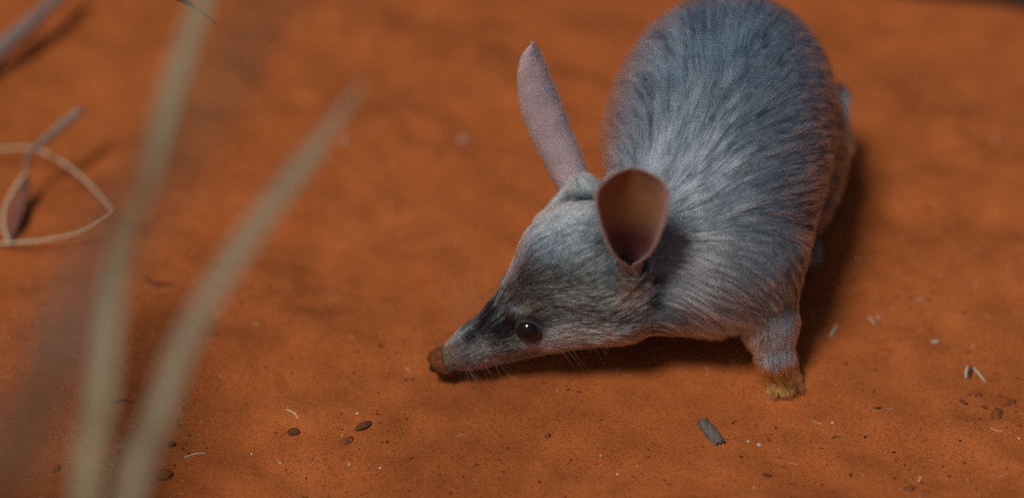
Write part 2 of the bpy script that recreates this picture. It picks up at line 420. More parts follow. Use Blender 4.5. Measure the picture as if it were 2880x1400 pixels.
# ------------------------------------------------------------------ eyes, nose
def uv_ball(name, c, r, mat, parent, seg=32, label=None, squash=None, disp=None):
    bm = bmesh.new(); bmesh.ops.create_uvsphere(bm, u_segments=seg, v_segments=seg//2, radius=1)
    P = np.array([v.co[:] for v in bm.verts])
    if disp is not None: P = P*(1+disp(P))[:, None]
    P = P*np.array(r)
    if squash is not None: P = P@squash
    P = (P+c)*S
    for v, q in zip(bm.verts, P): v.co = q
    me = bpy.data.meshes.new(name); bm.to_mesh(me); bm.free()
    me.polygons.foreach_set('use_smooth', [True]*len(me.polygons))
    o = link(name, me, parent, mat)
    if label: tag(o, label)
    return o
def lid(c, d, R, r):
    """ring of eyelid skin round an eyeball that looks along d"""
    fr = frame(d); vs, fs = [], []; n, m = 40, 10
    for i in range(n):
        a = 2*math.pi*i/n
        rad = fr[1]*math.cos(a)+fr[2]*math.sin(a)*.92
        cc = c + rad*R + fr[0]*.16
        for j in range(m):
            b = 2*math.pi*j/m; vs.append(cc+rad*r*math.cos(b)+fr[0]*r*.8*math.sin(b))
    for i in range(n):
        for j in range(m):
            fs.append((i*m+j, ((i+1) % n)*m+j, ((i+1) % n)*m+(j+1) % m, i*m+(j+1) % m))
    return mesh('eyelid', np.array(vs)*S, fs)
EYE_DIR = [norm(-HS*.92+HU*.32-HA*.22), norm(HS*.92+HU*.32-HA*.22)]
for k in range(2):
    e = uv_ball('eye', EYES[k], (EYE_R,)*3, M['eye'], bilby, 40, 'glossy black eye with a small bright glint' if k == 0 else None)
    link('eyelid', lid(EYES[k], EYE_DIR[k], EYE_R*.93, .10), e, M['lid'])
NF = np.stack([HA, HS, HU])
NOSE = H(-.14, 0, -.05)
nose = uv_ball('nose', NOSE, (.58, .64, .80), M['nose'], bilby, 48, 'blunt nose tip caked with red sand', NF,
               lambda P: .20*fbm(P*2.3+5, 3, 40)+.20*fbm(P*5, 2, 44))
for s in (-1, 1):
    uv_ball('nostril', H(-.60, s*.28, .16), (.16, .16, .22), M['nostril'], nose, 16, None, NF)

# ------------------------------------------------------------------ fur
def closest_prims(p):
    D = np.stack([np.clip(fn(p, *args), -2, 4) for fn, args, *_ in PR], 1)
    D = D - D.min(1, keepdims=True)
    w = np.exp(-(D/.45)**1.0); return w/w.sum(1, keepdims=True)
def smooth(x, a, b): t = np.clip((x-a)/(b-a), 0, 1); return t*t*(3-2*t)
def blob(p, c, r): return np.exp(-(((p-c)/r)**2).sum(-1))
def fur_colour(p, n, rnd, fc):
    """coat colour at the root p: the animal's own markings"""
    q = p-N0; t = q@HA; s = q@HS; u = q@HU
    N = len(p)
    grey = np.array((.50, .575, .64)); brown = np.array((.45, .44, .45)); white = np.array((.86, .87, .87)); dark = np.array((.03, .03, .034))
    rust = np.array((1.0, .27, .035)); tan = np.array((.60, .43, .29)); olive = np.array((.22, .215, .19)); blue = np.array((.44, .56, .71))
    col = np.tile(grey, (N, 1))
    wob = p + .18*np.stack([fbm(p/.6, 2, 171), fbm(p/.6, 2, 172), fbm(p/.6, 2, 173)], 1)     # frayed edges of the markings
    def mixc(c, w): nonlocal col; w = np.clip(w, 0, 1)[:, None]; col = col*(1-w)+np.asarray(c)*w
    def spot(c, pts, r, w=1.0, both=False):
        g = 0
        for k in pts:
            g = np.maximum(g, np.exp(-((np.linalg.norm(wob-V(*k), axis=1)/r)**3)))
            if both:
                d = V(*k)-N0; m = V(*k)-2*HS*(d@HS); g = np.maximum(g, np.exp(-((np.linalg.norm(wob-m, axis=1)/r)**3)))
        mixc(c, w*g)
    head = smooth(p[:, 0]+.25*p[:, 2], 7.6, 6.6)*smooth(t, 10.5, 9.0)
    torso = 1-head
    mixc(blue, .9*smooth(p[:, 1], -6.5, -.5)*smooth(n[:, 2], -.05, .55)*smooth(p[:, 2], 4.5, 7.5))                      # blue light on the rump painted over the blue-grey fur
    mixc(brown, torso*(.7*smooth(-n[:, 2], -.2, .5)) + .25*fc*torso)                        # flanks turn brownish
    mixc((.24, .25, .29), torso*.75*smooth(n[:, 0], .45, .85)*smooth(n[:, 2], .55, .1)*smooth(p[:, 2], 3.0, 4.5))   # right flank darkened, shade painted in against the sand bounce
    mixc((.30, .33, .36), torso*.35*smooth(fbm(p/.9, 2, 60), .10, .2))                         # darker flecks
    mixc(white*.95, torso*.65*blob(p, V(7.6, -9.7, 6.5), V(1.9, 1.8, 1.9)))                  # pale chest
    mixc(olive, head*.92*smooth(t, 10, 8.0)*smooth(u, 3.9, 2.4))
    mixc((.66, .55, .50), head*.9*smooth(t, 2.6, 1.5))                                        # pinkish muzzle
    mixc((.95, 1.0, 1.02), head*.9*smooth(s, -.6, .5)*smooth(t, 3.6, 4.6)*smooth(u, 1.0, 1.6))  # light falling on the forehead, painted pale
    mixc((.62, .36, .22), head*.8*smooth(t, 1.0, .5))                                         # sand-dusted tip
    spot(white*1.25, [(1.93, -9.98, 3.43), (2.8, -9.88, 3.47), (1.25, -9.71, 2.66), (3.67, -9.88, 3.23), (2.2, -9.8, 2.9)], .70, 1.0, True)   # pale cheek
    spot(white*.8, [(-1.01, -9.44, 2.13), (-.49, -9.31, 1.67), (-1.54, -9.47, 1.8)], .33, .75, True)
    mixc(tan*1.1, head*.8*smooth(u, -1.25, -1.75)*smooth(t, 1.8, 3.0))                        # sandy jaw
    spot(dark, [(-1.89, -9.0, 2.54), (-1.6, -8.85, 2.85), (-1.30, -8.7, 3.15), (-1.05, -8.6, 3.45)], .47, 1.0, True)                          # stripe on the snout
    spot(dark, [(-.05, -9.49, 3.6), (-.66, -9.36, 3.15), (-.35, -9.45, 3.35)], .45, .95, True)                                         # in front of the eye
    spot(dark*2.5, [(1.45, -9.9, 4.4), (1.92, -9.97, 4.65), (2.3, -10.05, 4.92), (2.7, -10.1, 5.12), (3.2, -10.2, 5.25)], .26, .75, True)  # line behind the eye
    spot(dark*1.5, [tuple(EYES[0]-HS*.1)], .80, .75, True)                                             # dark rim round the eye
    spot((.36, .27, .17), [(.55, -9.56, 4.56), (.25, -9.45, 4.35), (.85, -9.7, 4.7)], .30, .9, True)                                       # brow
    spot(dark, [(2.74, -5.3, 7.1), (2.3, -5.1, 7.0), (3.2, -5.2, 7.3)], .62, .95)                                                          # below the far ear
    spot(white*1.25, [(3.55, -3.6, 7.4), (1.96, -4.3, 6.9), (2.5, -4.2, 7.2), (3.1, -3.9, 7.4)], .65, 1.0)
    spot((.75, .70, .58), [(3.7, -8.33, 8.12)], .40, .9)
    spot(dark*2, [(4.05, -9.3, 7.5), (4.1, -9.5, 6.9), (3.9, -9.0, 7.9)], .42, .8)
    spot(tan*1.35, [(5.04, -9.89, 6.7), (4.9, -10.16, 5.6), (5.3, -10.1, 6.2)], .62, .85)                                                    # warm patch below the near ear
    spot(dark, [(6.25, -9.7, 6.1), (6.2, -9.8, 5.5), (6.2, -9.8, 5.0)], .42, .95)                                                     # shade in the neck crease, painted into the coat
    spot(dark*2, [(6.8, -8.7, 9.1), (7.1, -8.9, 8.9)], .34, .75); spot(dark*2, [(7.36, -9.84, 8.5), (7.15, -9.6, 8.7), (7.6, -10.05, 8.2)], .26, .8)
    leg = ((p[:, 1] < -6.9) & (p[:, 0] > 10) & (p[:, 2] < 4.6)) | ((p[:, 0] < 5.6) & (p[:, 2] < 2.4) & (p[:, 1] > -7.4) & (p[:, 1] < -4))
    zz = p[:, 2] + .6*fbm(p/.5, 2, 70)
    mixc(white*1.22, leg*.95*smooth(zz, 4.4, 3.0)); mixc(rust, leg*.95*smooth(zz, 1.85, 1.5))
    mixc((.75, .20, .03), leg*.8*smooth(zz, 1.0, .6)); mixc((1.05, .38, .07), leg*.35*smooth(fbm(p/.35, 2, 75), -.02, .15)*smooth(zz, 1.7, 1.2))
    hf = (p[:, 1] > -3.2) & (p[:, 1] < 4) & (p[:, 2] < 1.5); mixc(tan, hf*.8)
    tb = rcone(p, TAIL[1], TAIL[2], .8, .8) < .5
    mixc(dark*1.4, .9*tb*1.0); tw = rcone(p, TAIL[2]*.7+TAIL[3]*.3, TAIL[3], .8, .8) < .35
    mixc((1.1, 1.1, 1.1), tw*1.0)
    var = 1+.34*(rnd[:, :1]-.5)+.14*(rnd[:, 1:2]-.5)*np.array([1, .1, -1.])
    return np.clip(.84*col*var*np.array((.90, 1.01, 1.06)), .006, .92)
def build_fur(n_hair, n_pts=5):
    rng = np.random.default_rng(3)
    tri = np.concatenate([bf[:, [0, 1, 2]], bf[:, [0, 2, 3]]])
    A, B, Cc = bv[tri[:, 0]], bv[tri[:, 1]], bv[tri[:, 2]]
    fn_ = np.cross(B-A, Cc-A); area = np.linalg.norm(fn_, axis=1)
    ctr = (A+B+Cc)/3; th = (ctr-N0)@HA
    dens = np.where((th < 4) & (ctr[:, 0] < 4), 3.2, np.where((th < 8.5) & (ctr[:, 0] < 6), 1.9, 1.0))
    dens = dens*np.where((ctr[:, 2] < 4.2) & (ctr[:, 1] < -6.9) & (ctr[:, 0] > 10), 3.0, 1)*np.where(ctr[:, 2] < .25, .3, 1)
    pick = rng.choice(len(tri), n_hair, p=area*dens/(area*dens).sum())
    u, v = rng.random((2, n_hair)); fl = u+v > 1; u[fl], v[fl] = 1-u[fl], 1-v[fl]
    p = A[pick]+(B-A)[pick]*u[:, None]+(Cc-A)[pick]*v[:, None]
    vn = np.zeros_like(bv)
    for c in range(3): np.add.at(vn, tri[:, c], fn_)
    vn = norm(vn)
    n = norm(vn[tri[pick, 0]]*(1-u-v)[:, None]+vn[tri[pick, 1]]*u[:, None]+vn[tri[pick, 2]]*v[:, None])
    # keep clear of the eyes and the nose cap
    keep = np.ones(n_hair, bool)
    for e in EYES: keep &= np.linalg.norm(p-e, axis=1) > EYE_R+.13
    keep &= (p-N0)@HA > .26
    keep &= rcone(p, *CANAL) > .16
    p, n = p[keep], n[keep]; N = len(p)
    w = closest_prims(p)
    flow = w@np.array([q[3] for q in PR]); droop = w@np.array([q[4] for q in PR]); L = w@np.array([q[5] for q in PR]); lift = w@np.array([q[6] for q in PR])
    flow = flow+droop[:, None]*np.array([0, 0, -1.]) + .55*np.stack([fbm(p/2.6, 2, 31), fbm(p/2.6, 2, 32), fbm(p/2.6, 2, 33)], 1)
    # hair flows round the eye
    for e in EYES:
        dv = p-e; r = np.linalg.norm(dv, axis=1); flow += (1.3*np.exp(-(r/.9)**2))[:, None]*norm(dv)
    flow = norm(flow - n*(flow*n).sum(1, keepdims=True))
    def streaks(sc, st, seed):                                 # noise smeared along the lie of the coat
        r = sum(noise3((p-flow*(k*st))/sc, seed) for k in range(-3, 4))/7
        return (r-r.mean())/r.std()
    big, small = streaks(.15, .30, 140), streaks(.05, .085, 150)
    fine = streaks(.07, .22, 160)
    sel = smooth(L, .45, .8); streak = (big*.75+fine*.65)*sel+small*(1-sel)
    rnd = rng.random((N, 6))
    fc = smooth(fbm(p/3.2, 2, 50), .02, .25)
    L = L*(.65+.6*rnd[:, 2])
    side = np.cross(n, flow)
    fl2 = norm(flow + side*(.22*(rnd[:, 3:4]-.5)) )
    lift = (lift + .22*np.exp(-L/.3))*(.6+.8*rnd[:, 4])*(1+.6*fbm(p/.9, 2, 80))*np.clip(1+.2*streak*sel, .5, 1.6)
    st = np.linspace(0, 1, n_pts)
    pts = np.empty((N, n_pts, 3))
    for i, s in enumerate(st):
        pts[:, i] = p - n*(.02*L)[:, None] + fl2*(L*s*np.cos(lift))[:, None] + n*((L*np.sin(lift)*s*(1-.45*s)))[:, None] + np.array([0, 0, -.10])*(L*L*s*s*np.clip(.6-n[:, 2], 0, 1))[:, None]
    # tufts: hairs lean towards the tip of a neighbouring leader hair
    lead = rng.choice(N, N//22, replace=False); kd = kdtree.KDTree(len(lead))
    for i, a in enumerate(lead): kd.insert(p[a], i)
    kd.balance()
    own = np.fromiter((lead[kd.find(q)[1]] for q in p), dtype=np.int64, count=N)
    cl = (.40*(.3+.9*rnd[own, 5])*(.25+.75*sel))[:, None]
    for i, s in enumerate(st):
        wgt = cl*s**1.4
        tgt = pts[own, i]*.9 + (p-p[own])*.1 + 0
        dist = np.linalg.norm(p-p[own], axis=1)[:, None]
        wgt = wgt*np.exp(-(dist/.5)**2)
        pts[:, i] = pts[:, i]*(1-wgt)+tgt*wgt
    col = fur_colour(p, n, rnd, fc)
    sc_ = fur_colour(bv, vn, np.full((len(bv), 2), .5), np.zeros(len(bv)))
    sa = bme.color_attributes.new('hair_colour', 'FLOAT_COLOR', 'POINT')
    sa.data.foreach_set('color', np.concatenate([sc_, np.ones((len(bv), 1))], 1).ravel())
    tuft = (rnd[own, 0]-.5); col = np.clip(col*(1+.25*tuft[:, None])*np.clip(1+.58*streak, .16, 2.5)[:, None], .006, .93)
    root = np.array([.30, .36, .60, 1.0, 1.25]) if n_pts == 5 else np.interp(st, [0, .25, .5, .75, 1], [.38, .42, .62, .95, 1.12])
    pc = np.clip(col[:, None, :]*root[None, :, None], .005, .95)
    rad = (.0048+.0026*np.clip(L, .1, 1.4))[:, None]*np.interp(st, [0, .5, .85, 1], [1, .95, .6, .12])[None, :]
    cu = bpy.data.hair_curves.new('fur'); cu.add_curves([n_pts]*N)
    cu.attributes['position'].data.foreach_set('vector', (pts*S).astype(np.float32).ravel())
    ra = cu.attributes.get('radius') or cu.attributes.new('radius', 'FLOAT', 'POINT')
    ra.data.foreach_set('value', (rad*S).astype(np.float32).ravel())
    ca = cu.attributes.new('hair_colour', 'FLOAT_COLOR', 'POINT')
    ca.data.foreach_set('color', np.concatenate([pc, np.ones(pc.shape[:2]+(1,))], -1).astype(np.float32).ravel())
    o = link('fur', cu, bilby, M['fur']); tag(o, kind='stuff')
    return o
def hair_object(name, parent, pts, rad, col, label=None):
    N, k = pts.shape[:2]; cu = bpy.data.hair_curves.new(name); cu.add_curves([k]*N)
    cu.attributes['position'].data.foreach_set('vector', (pts*S).astype(np.float32).ravel())
    ra = cu.attributes.get('radius') or cu.attributes.new('radius', 'FLOAT', 'POINT')
    ra.data.foreach_set('value', (rad*S).astype(np.float32).ravel())
    ca = cu.attributes.new('hair_colour', 'FLOAT_COLOR', 'POINT')
    ca.data.foreach_set('color', np.concatenate([col, np.ones(col.shape[:2]+(1,))], -1).astype(np.float32).ravel())
    return tag(link(name, cu, parent, M['fur']), label, kind='stuff')
def ear_fuzz(entry, seed):
    """short down on the back of the ear and a fringe along its rim"""
    o, G, ax, op = entry; rng = np.random.default_rng(seed); n_s, n_u = G.shape[1:3]; N = 15000
    i = np.clip((n_s-1)*np.arcsin(rng.uniform(.08, .995, N))/(math.pi/2), 0, n_s-1.01); j = np.where(rng.random(N) < .22, np.where(rng.random(N) < .5, rng.uniform(0, .8, N), rng.uniform(n_u-1.8, n_u-1.01, N)), rng.uniform(0, n_u-1.01, N))
    a, b = i.astype(int), j.astype(int); fi, fj = (i-a)[:, None], (j-b)[:, None]; lay = G[1]
    p = lay[a, b]*(1-fi)*(1-fj)+lay[a+1, b]*fi*(1-fj)+lay[a, b+1]*(1-fi)*fj+lay[a+1, b+1]*fi*fj
    n = norm(lay[a, b]-G[0][a, b]); d = norm(norm(lay[a+1, b]-lay[a, b])+.5*n+rng.normal(0, .25, (N, 3)))
    rim = ((j < .9) | (j > n_u-1.9) | (i > n_s-3)); L = np.where(i > n_s-6, .05, np.where(rim, .10, .13))*rng.uniform(.5, 1.4, N)
    st = np.linspace(0, 1, 3); pts = p[:, None]+d[:, None]*(L[:, None]*st)[..., None]
    c = np.where(rim[:, None], (.72, .62, .58), (.55, .48, .50))*rng.uniform(.6, 1.2, (N, 1))
    hair_object('ear_fuzz', o, pts, np.tile(.0035*np.array([1, .8, .2]), (N, 1)), np.repeat(np.clip(c, 0, .95)[:, None], 3, 1))
if FUR:
    build_fur(520000)
    for k, e in enumerate(EARS): ear_fuzz(e, 300+k)

# ------------------------------------------------------------------ whiskers and claws
def curve_tube(name, pts, rads, parent=None, mat=None, sides=8, n=24, flat=None, hint=V(0, 0, 1)):
    """a tapering stalk through pts (cm), Catmull-Rom smoothed; flat < 1 presses the section along hint"""
    pts = np.array(pts, float); rads = np.array(rads, float); m = len(pts)
    P = np.vstack([2*pts[0]-pts[1], pts, 2*pts[-1]-pts[-2]])
    C_, R_ = [], []
    for t in np.linspace(0, m-1-1e-6, n):
        i = int(t); f_ = t-i; a, b, c, d = P[i], P[i+1], P[i+2], P[i+3]
        C_.append(.5*((2*b)+(c-a)*f_+(2*a-5*b+4*c-d)*f_*f_+(3*b-a-3*c+d)*f_**3)); R_.append(rads[i]*(1-f_)+rads[min(i+1, m-1)]*f_)
    C_ = np.array(C_); T = norm(np.gradient(C_, axis=0)); vs, fs = [], []
    for c, r, t in zip(C_, R_, T):
        sd = norm(np.cross(t, hint)); up = np.cross(sd, t)
        for j in range(sides):
            a = 2*math.pi*j/sides; vs.append(c+sd*r*math.cos(a)+up*r*(flat or 1)*math.sin(a))
    for i in range(n-1):
        for j in range(sides):
            fs.append((i*sides+j, i*sides+(j+1) % sides, (i+1)*sides+(j+1) % sides, (i+1)*sides+j))
    fs.append(tuple(range(sides))[::-1]); fs.append(tuple((n-1)*sides+j for j in range(sides)))
    o = link(name, mesh(name, np.array(vs)*S, fs), parent, mat)
    return o
def build_whiskers():
    rng = np.random.default_rng(11); pts, rad, col = [], [], []; n = 8
    for s in (-1, 1):
        for k in range(40):
            t = rng.uniform(.7, 2.7); u = rng.uniform(-.5, .35); r0 = .62+.27*t
            root = H(t, s*math.sqrt(max(.05, r0*r0-u*u))*.92, u)
            low = u < -.15
            d = norm(-HA*rng.uniform(-.35, .5)+HS*s*rng.uniform(.55, 1)+HU*(rng.uniform(-1.0, -.25) if low else rng.uniform(.1, 1.2)))
            b = norm(HA*rng.uniform(.3, 1.0)+HU*rng.uniform(-.5, .3)); Lw = rng.uniform(1.4, 4.6)*(.55 if low else 1)
            q = np.array([root+d*Lw*x+b*Lw*.28*x*x for x in np.linspace(0, 1, n)])
            q[:, 2] = np.maximum(q[:, 2], .05)
            pts.append(q); rad.append((.0055 if low else .0095)*np.linspace(1, .18, n)); col.append(np.tile((.42, .34, .27) if low else (.12, .06, .035), (n, 1)))
    for k in range(7):                                          # long pale cheek bristles
        root = H(4.9+.5*k*rng.random(), -1.6, -1.15); d = norm(V(.55, -.5, -.55)+rng.normal(0, .22, 3))
        Lw = rng.uniform(.9, 2.2); q = np.array([root+d*Lw*x+V(0, 0, -.15)*Lw*x*x for x in np.linspace(0, 1, n)]); q[:, 2] = np.maximum(q[:, 2], .05)
        pts.append(q); rad.append(.007*np.linspace(1, .2, n)); col.append(np.tile((.5, .42, .33), (n, 1)))
    N = len(pts); cu = bpy.data.hair_curves.new('whisker_tuft'); cu.add_curves([n]*N)
    cu.attributes['position'].data.foreach_set('vector', (np.array(pts)*S).astype(np.float32).ravel())
    ra = cu.attributes.get('radius') or cu.attributes.new('radius', 'FLOAT', 'POINT')
    ra.data.foreach_set('value', (np.array(rad)*S).astype(np.float32).ravel())
    ca = cu.attributes.new('hair_colour', 'FLOAT_COLOR', 'POINT')
    c = np.array(col); ca.data.foreach_set('color', np.concatenate([c, np.ones(c.shape[:2]+(1,))], -1).astype(np.float32).ravel())
    tag(link('whisker_tuft', cu, bilby, M['fur']), 'long thin whiskers fanning from the muzzle', kind='stuff')
build_whiskers()
for a in (-.6, 0, .6):
    d = V(.25*math.cos(a)+.97*math.sin(a), .25*math.sin(a)-.97*math.cos(a), 0)
    b0 = FOOT+d*.75+V(0, 0, -.33)
    curve_tube('claw', [b0, b0+d*.2+V(0, 0, .0), b0+d*.42+V(0, 0, -.2)], [.09, .06, .015], bilby, M['claw'], 8, 10)

# ------------------------------------------------------------------ grass blades in front
tussock = bpy.data.objects.new('grass_tussock', None); scene.collection.objects.link(tussock); tussock.location = (-.15, -.47, 0)
tag(tussock, 'grass tussock whose long blurred blades cross the left foreground', 'grass')
def grass_blade(name, pts, widths, mat, label, hint=V(0, -.7, .7)):
    """a folded strap leaf: two halves meeting in a keel, with thickness"""
    pts = np.array(pts, float); m = len(pts); n = 40; P = np.vstack([2*pts[0]-pts[1], pts, 2*pts[-1]-pts[-2]])
    C_, W = [], []
    for t in np.linspace(0, m-1-1e-6, n):
        i = int(t); f_ = t-i; a, b, c, d = P[i], P[i+1], P[i+2], P[i+3]
        C_.append(.5*((2*b)+(c-a)*f_+(2*a-5*b+4*c-d)*f_*f_+(3*b-a-3*c+d)*f_**3)); W.append(widths[i]*(1-f_)+widths[i+1 if i+1 < m else i]*f_)
    C_ = np.array(C_); T = norm(np.gradient(C_, axis=0)); vs, fs = [], []
    us = (-1, -.5, 0, .5, 1)
    for c, w, t in zip(C_, W, T):
        sd = norm(np.cross(t, hint)); up = np.cross(sd, t)
        for off in (.02, -.02):
            for u in us: vs.append(c+sd*w*.5*u*.96+up*(w*.16*abs(u)+off))
    q = len(us)
    for i in range(n-1):
        a, b = i*2*q, (i+1)*2*q
        for j in range(q-1):
            fs.append((a+j, a+j+1, b+j+1, b+j)); fs.append((a+q+j, b+q+j, b+q+j+1, a+q+j+1))
        fs.append((a, b, b+q, a+q)); fs.append((a+q-1, a+2*q-1, b+2*q-1, b+q-1))
    o = link(name, mesh(name, np.array(vs)*S-np.array(tussock.location), fs), tussock, mat); tag(o, label); return o
grass_blade('leaf_blade', [(-15.2, -46.8, gz(-15.2, -46.8)-.3), (-14.5, -42.5, 12), (-13.95, -36.6, 20.1), (-13.65, -33.4, 21.6), (-13.32, -30.6, 23.5), (-12.85, -28.2, 24.8), (-12.1, -25.4, 26.55), (-10.76, -21.3, 29.1), (-9.2, -17, 31)],
            [.6, .7, .78, .8, .8, .78, .75, .7, .4], M['green_blade'], 'blurred grey-green grass blade, the longer and more upright of the two')
grass_blade('leaf_blade', [(-14.6, -46.4, gz(-14.6, -46.4)-.3), (-13.6, -42, 12), (-12.5, -36.6, 20.1), (-11.76, -33.9, 21.1), (-10.97, -31, 22.1), (-9.14, -27.4, 23.4), (-7.34, -24.6, 24.4), (-5.2, -21.3, 25.7)],
            [.6, .7, .78, .8, .8, .78, .7, .1], M['grey_blade'], 'blurred grey-green grass blade slanting right, its tip left of the raised ear')
grass_blade('leaf_blade', [(-15.4, -48, gz(-15.4, -48)-.3), (-14.6, -52.5, 20), (-12.5, -52.9, 36.5), (-11.57, -50.3, 38), (-10.41, -47.65, 39.7), (-8.41, -44, 40.9), (-6.39, -40.1, 42.4), (-4.5, -36.5, 43)],
            [.8, 1.6, 1.9, 1.5, 1.1, .9, .75, .3], M['shade_blade'], 'dark brown blade added for a shadow band, a faint blur behind the upright blade')  # dark strap added in place of a soft shadow band

_r = np.random.default_rng(77)
for k in range(12):                                             # unseen extra blades added left of the view to shade the sand
    e = V(-21.5-2.2*_r.random()-.25*k, -22+9*_r.random(), 20+5*_r.random()); m1 = V(-22-.4*k, -33+3*_r.random(), 19+4*_r.random())
    b0 = V(-16-2.5*_r.random(), -46.5+3*_r.random(), 0); b0[2] = gz(b0[0], b0[1])-.3
    grass_blade('leaf_blade', [b0, b0*.45+m1*.55+V(0, 0, 4), m1, m1*.45+e*.55+V(0, 0, 1.2), e, e+V(1.0*_r.random(), 5, -3.5)], [.7, .9, 1.0, .95, .75, .1], M['grey_blade'] if k % 2 else M['green_blade'], None)

# ------------------------------------------------------------------ litter lying on the sand
straw = curve_tube('folded_straw', [(-26.0, 6.79, .5), (-24.8, 6.69, .7), (-23.22, 6.52, .9), (-21.92, 5.46, 1.1), (-20.56, 3.8, 1.4), (-19.38, 1.92, 1.7), (-18.82, .9, 1.9), (-18.55, .36, 1.9), (-18.95, -.02, 1.8), (-20.09, -.37, 1.3), (-21.61, -.38, .9), (-22.75, -.32, .7), (-23.9, -.19, .5), (-25.04, -.07, .4)],
                   [.055, .06, .06, .065, .065, .065, .06, .05, .05, .06, .06, .065, .065, .06], None, M['straw'], 8, 90, .6)
tag(straw, 'pale dry straw folded into a pointed loop at the left edge', 'straw')
pod = bpy.data.objects.new('seed_stalk', None); scene.collection.objects.link(pod)
tag(pod, 'greyish purple dry stalk with a curled dark leaf inside the straw loop', 'stalk')
curve_tube('stem', [(-20.65, 6.84, 3.0), (-21.64, 5.95, 2.6), (-22.77, 4.77, 2.2), (-23.12, 4.5, 1.8), (-23.14, 4.05, 1.3)], [.20, .19, .15, .10, .09], pod, M['grey_stem'], 8, 24)
curve_tube('leaf', [(-23.14, 4.05, 1.3), (-23.15, 3.2, 1.0), (-23.3, 2.0, .75), (-23.45, .9, .5), (-23.5, 0, .3)], [.07, .28, .36, .24, .04], pod, simple_mat('dry_purple_leaf', (.10, .035, .025), (.20, .08, .05), 200, .8, .2), 10, 24, .3)
curve_tube('leaf_margin', [(-23.14, 4.0, 1.35), (-23.6, 3.0, 1.15), (-23.9, 1.9, .95), (-23.85, .8, .7), (-23.45, -.1, .4)], [.07, .08, .08, .07, .06], pod, M['straw'], 6, 24)
tag(curve_tube('dry_stem', [(-28.5, 10.5, .3), (-26.45, 13.25, .9), (-25.76, 14.16, 1.2), (-24.53, 15.79, 1.5), (-23.15, 18.0, 1.8), (-22.6, 18.9, 1.9)], [.5, .5, .5, .42, .3, .2], None, M['grey_stem'], 10, 24),
    'blurred grey-brown dry stem crossing the upper left corner', 'stem')
tag(curve_tube('dry_grass', [(-34, 4, gz(-34, 4)-.2), (-30, 3.6, 9), (-24, 3.6, 13.6), (-17.57, 2.93, 13.7), (-14.96, 1.64, 13.2), (-13.94, 1.03, 13), (-13.0, .2, 12.7)], [.16, .14, .13, .12, .11, .085, .02], None, M['dark_twig'], 6, 40),
    'thin dark grass tip hanging in at the top edge', 'grass')
def log_piece():
    rng = np.random.default_rng(5); n, m = 30, 24; vs, fs = [], []
    a, b = V(18.0, 23.0, 1.2), V(34, 19.4, 1.6); ax = norm(b-a); sd = norm(np.cross(ax, V(0, 0, 1))); up = np.cross(sd, ax)
    for i in range(n):
        f_ = i/(n-1); c = a+(b-a)*f_
        for j in range(m):
            w = 2*math.pi*j/m; r = 2.4*(1-.75*max(0, 1-f_*6)**2)
            q = c+sd*r*math.cos(w)+up*r*math.sin(w); vs.append(q)
    vs = np.array(vs); vs = vs+.5*np.stack([fbm(vs/1.3, 3, k) for k in (61, 62, 63)], 1)
    for i in range(n-1):
        for j in range(m): fs.append((i*m+j, i*m+(j+1) % m, (i+1)*m+(j+1) % m, (i+1)*m+j))
    fs.append(tuple(range(m))[::-1]); fs.append(tuple((n-1)*m+j for j in range(m)))
    tag(link('log', mesh('log', vs*S, fs), None, M['log']), 'dark fallen log just entering the top right corner', 'log')
log_piece()

def lump(name, x, y, r, mat, label, cat, group=None, rot=0, seed=0, sink=.35, rough=.5):
    bm = bmesh.new(); bmesh.ops.create_icosphere(bm, subdivisions=3, radius=1)
    P = np.array([v.co[:] for v in bm.verts]); r = tuple(.85*q for q in r); P = P*(1+rough*fbm(P*1.3+seed*7.7, 3, seed+100)+rough*.5*fbm(P*4+seed, 2, seed+200))[:, None]*np.array(r)
    c, s_ = math.cos(rot), math.sin(rot); P = P@np.array([[c, s_, 0], [-s_, c, 0], [0, 0, 1]]); P = P+np.array([x, y, gz(x, y)+r[2]*(1-2*sink)])
    for v, q in zip(bm.verts, P*S): v.co = q
    me = bpy.data.meshes.new(name); bm.to_mesh(me); bm.free(); me.polygons.foreach_set('use_smooth', [True]*len(me.polygons))
    o = link(name, me, None, mat); tag(o, label, cat, group); return o
G = 'dark crumbs and pellets scattered on the sand'
lump('pellet', -9.5, -12.35, (.36, .24, .20), M['dung'], 'dark oval pellet below a curved straw, left of the pair of crumbs', 'pellet', G, -.1, 1)
lump('sand_clod', -6.5, -11.9, (.48, .22, .2), M['dung'], 'dark crumbly clod below the snout, upper one of a slanting pair', 'clod', G, .55, 2, .4, .9)
lump('sand_clod', -7.2, -12.75, (.44, .22, .16), M['clod'], 'reddish crumbly clod below the snout, lower one of a slanting pair', 'clod', G, .8, 3, .45, .9)
lump('pellet', -14.8, -12.85, (.20, .17, .16), M['dung'], 'small dark pellet right of the slanting grass blade, above the red clod', 'pellet', G, .3, 4)
lump('sand_clod', -14.95, -14.75, (.40, .36, .28), M['clod'], 'rounded red sand clod at lower left beside the slanting grass blade', 'clod', G, .5, 5, .4, .7)
lump('sand_clod', -19.7, -14.0, (.24, .20, .16), M['clod'], 'red sand clod left of the upright grass blade near the bottom', 'clod', G, .5, 6, .4, .7)
lump('pellet', -8.85, -15.95, (.16, .14, .13), M['dung'], 'tiny dark pellet at the bottom edge, upper of two', 'pellet', G, 0, 7)
lump('pellet', -9.25, -16.35, (.30, .18, .16), M['dung'], 'dark pellet cut by the bottom edge, lower of two', 'pellet', G, .2, 8)
lump('crumb', 1.55, -12.7, (.17, .13, .11), M['clod'], 'dark red crumb in the open sand below the animal\'s cheek', 'crumb', G, .6, 9, .35, .8)
lump('crumb', 10.9, -15.3, (.20, .12, .11), M['dung'], 'dark crumb below the bark chip near the bottom edge', 'crumb', G, -.3, 10, .35, .8)
